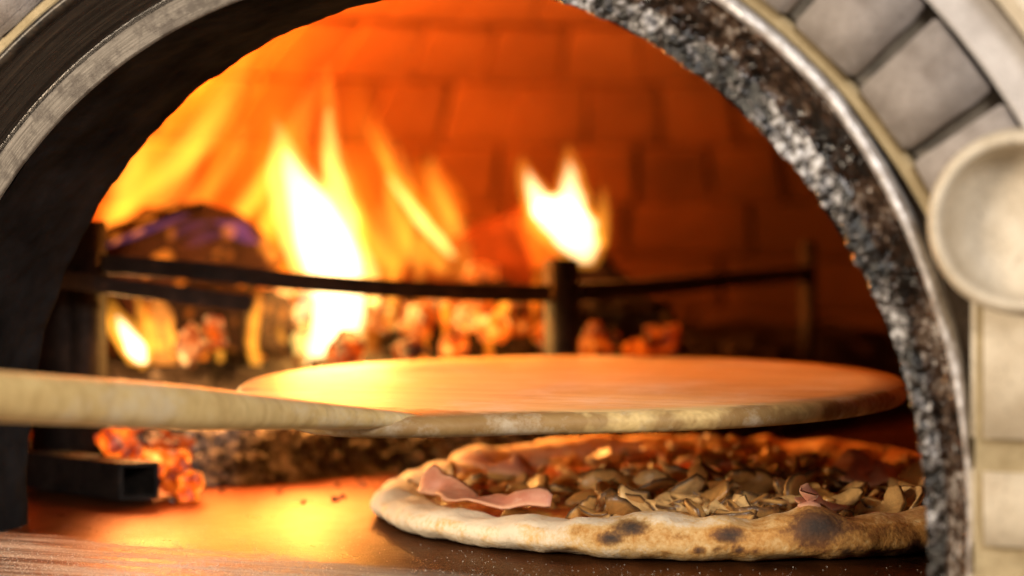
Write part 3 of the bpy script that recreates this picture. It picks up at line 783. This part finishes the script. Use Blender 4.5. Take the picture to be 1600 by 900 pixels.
flame("low amber flames licking up under the iron bar at left", 1.44,
      wisps(17, 175, 460, 510, 585, 55, 125, -0.1, [ORANGE, AMBER, AMBER], 0.6, 1.5, 5, 12))
flame("low amber flames licking up under the iron bar right of the tall flame", 1.46,
      wisps(16, 590, 850, 500, 570, 45, 100, 0.0, [AMBER, ORANGE, ORANGE], 0.6, 1.5, 4, 10))
flame("low rosy flames along the tops of the logs behind the iron bar", 1.60,
      wisps(9, 380, 720, 420, 450, 40, 100, -0.1, [ORANGE, (1.0, 0.26, 0.06), AMBER], 0.3, 0.7, 8, 20))
flame("orange flame licking around the foot of the tall flame", 1.55, [
    ([(600, 440, 26), (612, 400, 34), (606, 360, 26), (592, 320, 8)], AMBER, 0.7),
    ([(430, 440, 26), (425, 400, 30), (430, 350, 24), (425, 300, 6)], ORANGE, 0.8),
])
flame("short white flame low beside the left guard post", 1.40, [
    ([(222, 572, 14), (212, 545, 28), (192, 510, 24), (178, 480, 10), (172, 460, 2)], AMBER, 1.4),
    ([(222, 568, 9), (212, 545, 18), (196, 515, 12), (184, 492, 2)], WHITE, 4.0),
])
flame("pale orange flame low behind the stub bar", 1.46, [
    ([(258, 570, 22), (252, 530, 26), (250, 490, 20), (244, 455, 4)], (1.0, 0.30, 0.04), 1.3),
])
flame("small yellow flame on the cinders under the peel", 1.36, [
    ([(402, 714, 12), (400, 690, 13), (396, 665, 8), (394, 640, 2)], AMBER, 1.5),
    ([(402, 710, 7), (400, 690, 7), (397, 668, 3)], WHITE, 3.5),
])
flame("violet gas flame hugging the top of the charred log", 1.46, [
    ([(165, 385, 8), (200, 372, 14), (250, 352, 16), (290, 335, 10)], (0.55, 0.17, 0.42), 0.22),
    ([(270, 372, 8), (305, 352, 22), (345, 346, 26), (385, 362, 8)], VIOLET, 0.10),
    ([(300, 385, 12), (330, 366, 26), (362, 362, 24), (395, 380, 10)], VIOLET, 0.09),
])
flame("violet gas flame beside the lower end of the tall flame", 1.47, [
    ([(470, 500, 12), (482, 470, 16), (478, 440, 4)], VIOLET, 0.4),
])
flame("tiny pink flame behind the arch leg left of the guard", 1.36, [
    ([(68, 540, 5), (72, 510, 6), (77, 478, 1)], (1.0, 0.30, 0.16), 1.0),
])
def fire_lamp(px, py, t, power, color, rad):
    l = bpy.data.lights.new("fire_light", 'POINT'); l.energy = power; l.color = color; l.shadow_soft_size = rad
    o = bpy.data.objects.new("fire_light", l); COL.objects.link(o); o.location = at(px, py, t)
fire_lamp(500, 200, 1.56, 10, (1.0, 0.21, 0.016), 0.045)
fire_lamp(885, 330, 1.62, 0.7, (1.0, 0.26, 0.03), 0.03)
fire_lamp(300, 110, 1.80, 10, (1.0, 0.21, 0.014), 0.05)
fire_lamp(215, 530, 1.40, 2.2, (1.0, 0.46, 0.14), 0.03)
fire_lamp(520, 470, 1.45, 4.0, (1.0, 0.52, 0.12), 0.035)
fire_lamp(262, 665, 1.255, 0.12, (1.0, 0.34, 0.06), 0.02)
fire_lamp(400, 640, 1.35, 1.4, (1.0, 0.38, 0.08), 0.035)

# ------------------------------------------------------------------ pizza
PC = Vector((0.0754, 0.2569, 0.0)); PR = 0.177
pz = empty("pizza", PC); tag(pz, "baked pizza with mushrooms, ham and a charred puffy crust", "pizza")
def ppart(name, me, mat):
    o = obj(name, me, mat, pz); o.matrix_parent_inverse = Matrix.Translation(PC).inverted(); return o
spots = [(985, 824, 26, 12, 1.0), (955, 841, 18, 10, 1.0), (1140, 836, 22, 11, .95), (1280, 822, 40, 24, 1.0), (1275, 845, 34, 12, .5), (900, 828, 14, 8, .35), (1060, 838, 18, 8, .35),
         (1094, 860, 9, 6, .8), (1120, 860, 7, 5, .7), (1154, 859, 8, 6, .8), (1322, 862, 9, 7, .8), (1345, 858, 7, 5, .7), (1368, 866, 9, 6, .8), (1388, 858, 8, 5, .7), (1410, 868, 10, 8, .9), (1432, 858, 14, 12, .9),
         (1395, 835, 30, 12, .35), (700, 815, 14, 6, .2), (815, 812, 20, 8, .25), (1180, 862, 6, 4, .5), (1040, 866, 7, 4, .5), (890, 858, 8, 5, .5)]
nu, nv = 420, 36; v = []; ch = []; go = []
for i in range(nu):
    a = 2 * PI * i / nu; ca, sa = math.cos(a), math.sin(a)
    fr = Vector((ca, sa, 0))
    n1 = noise.noise(Vector((ca * 3.2, sa * 3.2, 1))); n2 = noise.noise(Vector((ca * 9, sa * 9, 4)))
    px_a, _ = pix(PC + fr * PR)
    h = 0.0225 + 0.0035 * n1 + 0.0030 * n2
    if sa < -0.1:
        h += 0.0055 * math.exp(-((px_a - 1280) / 34) ** 2) - 0.0045 * math.exp(-((px_a - 1185) / 40) ** 2) - 0.003 * math.exp(-((px_a - 760) / 80) ** 2)
    if sa < 0.3:
        h *= 0.62 + 0.26 * max(0, min(1, (px_a - 600) / 420))
    w = 0.030 + 0.004 * n1
    rr = PR + 0.0030 * noise.noise(Vector((ca * 2.1, sa * 2.1, 9)))
    for j in range(nv):
        b = 2 * PI * j / nv
        cx = math.cos(b); sz = math.sin(b)
        zz = h / 2 + h / 2 * math.copysign(abs(sz) ** 0.85, sz)
        q = PC + fr * (rr - w / 2 + w / 2 * math.copysign(abs(cx) ** 0.8, cx)) + Vector((0, 0, zz))
        bb = 0.0022 * noise.noise(q * 52) + 0.0012 * max(0, noise.noise(q * 95 + Vector((7, 1, 3)))) + 0.0007 * noise.noise(q * 170)
        q += (fr * cx + Vector((0, 0, sz))) * bb
        q.z = max(q.z, 0.0006)
        if zz < 0.006: q -= fr * 0.003 * (1 - zz / 0.006) * (1 if cx > 0 else 0)
        v.append(q)
        X, Y = pix(q); c = 0
        if cx > 0.0 and sa < 0.25:
            for sx, sy, rx, ry, st in spots:
                d = ((X - sx) / rx) ** 2 + ((Y - sy) / ry) ** 2
                c = max(c, st * math.exp(-d * 0.75))
        nn = noise.noise(q * 33 + Vector((4, 4, 4)))
        if sa > 0.2: c = max(c, 0.8 * max(0, nn - 0.35) * 3)
        g = 0.10 + 0.52 * max(0, min(1, (X - 760) / 420)) + 0.45 * min(1, c * 1.6) - 0.20 * max(0, -0.2 + (0.007 - zz) / 0.007)  # browner baking toward the right, with the weaker light there painted in
        if sz > 0.75 and sa < 0: g -= 0.18
        ch.append(c); go.append(g)
me = mesh("crust", v, grid_faces(nu, nv, True, True)); attr(me, "char", ch); attr(me, "gold", go)
ppart("crust", fix_normals(me), m_crust())
# sauce and cheese
v = []; f = []; nr, na = 44, 120
def sauce_h(x, y):
    p = Vector((x, y, 0)); r = (p - Vector((PC.x, PC.y, 0))).length / PR
    return 0.0095 + 0.0030 * noise.noise(p * 45) + 0.0018 * noise.noise(p * 130) + 0.003 * max(0, 1 - r)
for i in range(nr):
    r = (PR - 0.018) * (i + 0.001) / (nr - 1)
    for j in range(na):
        a = 2 * PI * j / na; x = PC.x + r * math.cos(a); y = PC.y + r * math.sin(a)
        v.append((x, y, sauce_h(x, y)))
ppart("sauce", fix_normals(mesh("sauce", v, grid_faces(nr, na, False, True))), m_sauce())
# mushroom slices
M_MU = m_mushroom()
def slice_mesh(var):
    rr = random.Random(100 + var)
    if var % 3 == 2:   # half-moon piece of a cap
        out = [(-1, 0)] + [(-math.cos(a), 0.85 * math.sin(a)) for a in [PI * k / 11 for k in range(1, 11)]] + [(1, 0), (0.6, -0.12), (0.2, -0.05), (-0.2, -0.06), (-0.6, -0.12)]
        skinr = set(range(0, 12))
    else:
        cap = [(math.cos(a), 0.05 + 0.78 * math.sin(a)) for a in [PI * k / 11 for k in range(12)]]
        out = cap + [(-0.92, -0.16), (-0.62, -0.22), (-0.32, -0.10), (-0.26, -0.5), (-0.30, -0.95), (0.0, -1.05), (0.30, -0.93), (0.25, -0.5), (0.32, -0.10), (0.62, -0.22), (0.92, -0.16)]
        if var % 3 == 1: out = cap + [(-0.92, -0.14), (-0.5, -0.2), (-0.25, -0.08), (-0.2, -0.4), (0.2, -0.42), (0.25, -0.08), (0.5, -0.2), (0.92, -0.14)]
        skinr = set(range(0, 13)) | {len(out) - 1}
    out = [(x * rr.uniform(.92, 1.06), y * rr.uniform(.92, 1.06)) for x, y in out]
    n = len(out); th = 0.13; v = []; sk = []
    bx, by = rr.uniform(-.55, .55), rr.uniform(-.40, .40); tw = rr.uniform(-.35, .35)
    def put(x, y, z, s):
        z += bx * x * x + by * y * y + tw * x * y + 0.05 * noise.noise(Vector((x * 2, y * 2, var)))
        v.append(Vector((x, y, z)) * 0.0118); sk.append(s)
    cx, cy = 0.0, 0.12
    for z in (th, -th):
        for q in (0.86, 0.45):
            for k, (x, y) in enumerate(out):
                put(cx + (x - cx) * q, cy + (y - cy) * q, z, (0.25 if k in skinr and q > .8 else 0.0))
        put(cx, cy, z, 0.0)
    for k, (x, y) in enumerate(out): put(x, y, 0.0, 1.0 if k in skinr else 0.12)
    T = 2 * n + 1; E0 = 2 * T; f = []
    for base, flip in ((0, False), (T, True)):
        for k in range(n):
            k2 = (k + 1) % n
            for q in ((E0 + k, E0 + k2, base + k2, base + k), (base + k, base + k2, base + n + k2, base + n + k), (base + n + k, base + n + k2, base + 2 * n)):
                f.append(q if not flip else tuple(reversed(q)))
    me = mesh("mushroom_slice", v, f); fix_normals(me); attr(me, "skin", sk); me.materials.append(M_MU); return me
SL = [slice_mesh(k) for k in range(9)]
rm = random.Random(21)
inv = Matrix.Translation(PC).inverted()
def place_mush(x, y, z, sc, rx, ry, rz, k=None):
    o = bpy.data.objects.new("mushroom_slice", SL[rm.randrange(9) if k is None else k]); COL.objects.link(o); o.parent = pz; o.matrix_parent_inverse = inv
    o.location = (x, y, z); o.rotation_euler = (rx, ry, rz); o.scale = (sc, sc, sc * rm.uniform(.8, 1.15))
n = 0
while n < 300:
    r = (PR - 0.027) * math.sqrt(rm.random()); a = rm.uniform(0, 2 * PI)
    if math.sin(a) > 0.1 and rm.random() < 0.55: continue
    x = PC.x + r * math.cos(a); y = PC.y + r * math.sin(a)
    X, Y = pix((x, y, 0.015))
    dens = 0.42 if X < 900 else (0.7 if X < 1050 else 1.0)
    if noise.noise(Vector((x * 26, y * 26, 2))) < -0.12 and X < 1050: dens *= 0.25
    if X < 880 and (Y > 772) and X > 620: dens *= 0.25
    if rm.random() > dens: continue
    z = sauce_h(x, y) + rm.uniform(0.0005, 0.0045 if X < 1000 else 0.0085)
    tl = 0.32 if rm.random() < 0.8 else 0.9
    place_mush(x, y, z, rm.uniform(0.80, 1.28), rm.gauss(0.12, tl), rm.gauss(0, 0.28), rm.uniform(0, 6.28)); n += 1
# ham
M_HAM = m_ham()
def ham(pts, wid, up, seed, lean=0.4):
    """folded ribbon of ham along pts; wid = width"""
    n = 26; m = 9; P = [Vector(p) for p in pts]; v = []; sk = []
    def at_(u):
        x = u * (len(P) - 1); i = min(int(x), len(P) - 2); w = x - i; return P[i].lerp(P[i + 1], w * w * (3 - 2 * w) * .4 + w * .6)
    for s in (1, -1):
        for i in range(n):
            u = i / (n - 1); c = at_(u); d = (at_(min(1, u + .03)) - at_(max(0, u - .03))).normalized(); side = Vector((-d.y, d.x, 0)).normalized()
            for j in range(m):
                w = j / (m - 1) - 0.5
                ww = wid * (0.22 + 0.78 * math.sin(PI * min(1, max(0, u * .92 + .06))) ** .6) * (1 + .5 * noise.noise(Vector((u * 6, seed, 0))))
                fold = lean * (0.5 + 0.5 * math.sin(u * 7 + seed))
                p = c + side * w * ww * (1 - fold * .6) + Vector((0, 0, ww * fold * (abs(w) if up else (w + .5)) + s * 0.0006))
                p += Vector((0, 0, 0.0030 * noise.noise(p * 55 + Vector((seed, 0, 0))))) + side * 0.002 * noise.noise(p * 140)
                v.append(p); sk.append(abs(w) * 2)
    b = n * m
    f = grid_faces(n, m) + [tuple(reversed([k + b for k in q])) for q in grid_faces(n, m)]
    rim = [j for j in range(m)] + [i * m + m - 1 for i in range(1, n)] + [(n - 1) * m + j for j in range(m - 2, -1, -1)] + [i * m for i in range(n - 2, 0, -1)]
    for k in range(len(rim)):
        a, c = rim[k], rim[(k + 1) % len(rim)]; f.append((a, c, c + b, a + b))
    me = fix_normals(mesh("ham_slice", v, f)); attr(me, "skin", sk)
    ppart("ham_slice", me, M_HAM)
def hp(*L): return [on_floor(a, b, z) for a, b, z in L]
ham(hp((655, 768, .017), (690, 766, .019), (725, 778, .018), (790, 788, .017), (862, 790, .018)), 0.017, False, 1, 0.9)
ham(hp((725, 715, .022), (760, 728, .020), (800, 738, .018), (850, 742, .016)), 0.018, False, 2.4, 0.45)
ham(hp((1255, 780, .020), (1262, 786, .026), (1285, 792, .020), (1320, 794, .017)), 0.012, False, 4, 0.8)
ham(hp((1090, 738, .018), (1150, 745, .018), (1210, 742, .018)), 0.028, True, 6, 0.5)
ham(hp((1300, 742, .02), (1350, 750, .02), (1400, 748, .02)), 0.028, False, 7, 0.6)

# ------------------------------------------------------------------ wooden peel
BC = at(893, 634, 1.19); zb = 0.0595; BR = 0.177; BT = 0.0095
peel = empty("pizza_peel", (BC.x, BC.y, zb)); tag(peel, "round pale wooden pizza peel reaching into the oven above the pizza", "peel")
inv_p = Matrix.Translation(peel.location).inverted()
M_WD = m_wood()
hend = at(-60, 596, 0.80)
hd = (Vector((hend.x, hend.y, 0)) - Vector((BC.x, BC.y, 0))); hl = hd.length; hd.normalize(); hang = math.atan2(hd.y, hd.x)
prof = [(0, 0)] + [(BR * k / 8, 0) for k in range(1, 8)] + [(BR - .003, 0.0), (BR - .0008, BT * .2), (BR, BT * .5), (BR - .001, BT * .8), (BR - .0035, BT)] + [(BR * k / 8, BT) for k in range(7, 0, -1)] + [(0, BT)]
v = []; na = 128
for r, z in prof:
    for j in range(na):
        a = 2 * PI * j / na
        d = a - hang; d = (d + PI) % (2 * PI) - PI
        k = 1 + 0.24 * math.exp(-(d / 0.30) ** 2) * (r / BR) ** 4        # shoulder that runs into the handle
        v.append(Vector((r * k * math.cos(a), r * k * math.sin(a), z + 0.002 * (r / BR) ** 2 * math.sin(a * 1 + .6))))
me = fix_normals(mesh("blade", v, grid_faces(len(prof), na, False, True)))
attr(me, "edge", [max(0.0, (math.hypot(p.x, p.y) / BR - 0.80) / 0.2) for p in v])
o = obj("blade", me, M_WD, peel)
# handle: tapered, rounded section, rising slightly to the front
v = []; n = 40; m = 20
h0 = Vector((0, 0, BT / 2)) + hd * (BR * 1.08); h1 = hend + (hend - BC - Vector((0, 0, zb - BC.z))) * 0.35 - Vector((BC.x, BC.y, zb))
side = Vector((-hd.y, hd.x, 0))
for i in range(n + 1):
    u = i / n; c = h0.lerp(h1, u)
    wd = 0.014 + 0.020 * max(0, 1 - u * 5) ** 2; ht = BT / 2 * 0.98 + 0.0048 * min(1, u * 3)
    for j in range(m):
        b = 2 * PI * j / m; cx, sz = math.cos(b), math.sin(b)
        v.append(c + side * wd * math.copysign(abs(cx) ** .7, cx) + Vector((0, 0, ht * math.copysign(abs(sz) ** .7, sz))))
f = grid_faces(n + 1, m, False, True) + [tuple(range(m)), tuple(n * m + k for k in range(m))]
obj("handle", fix_normals(mesh("handle", v, f)), M_WD, peel)

# ------------------------------------------------------------------ loose flour grains on the threshold
v = []; f = []; rf = random.Random(3); c = 0
while c < 9000:
    px = rf.uniform(-40, 1450); py = rf.uniform(800, 915)
    edge = 852 + 0.055 * px + 26 * noise.noise(Vector((px / 160, 0, 0))) - (0 if px < 700 else 10)
    pr_ = 1 / (1 + math.exp((edge - py) / 9)) * (1.0 if px < 520 else 0.10)
    pr_ *= 0.25 + 0.9 * max(0, 0.5 + noise.noise(Vector((px / 120, py / 9, 2))))
    if rf.random() > pr_ + 0.012: continue
    p = on_floor(px, py); r = rf.choice([.00009, .00013, .00018, .00026])
    if (p - PC).length < PR + .004: continue
    b0 = len(v); a = rf.uniform(0, 6.28)
    for k in range(3): v.append(p + Vector((r * math.cos(a + k * 2.09), r * math.sin(a + k * 2.09), 0.0001)))
    v.append(p + Vector((0, 0, r * 1.5)))
    f += [(b0, b0 + 1, b0 + 3), (b0 + 1, b0 + 2, b0 + 3), (b0 + 2, b0, b0 + 3)]; c += 1
tag(obj("flour_dust", mesh("flour_dust", v, f, False), m_plain("flour", (0.78, 0.72, 0.62), 0.9, 60, 0.1)), "white flour dust strewn over the front of the oven floor", "flour", kind="stuff")
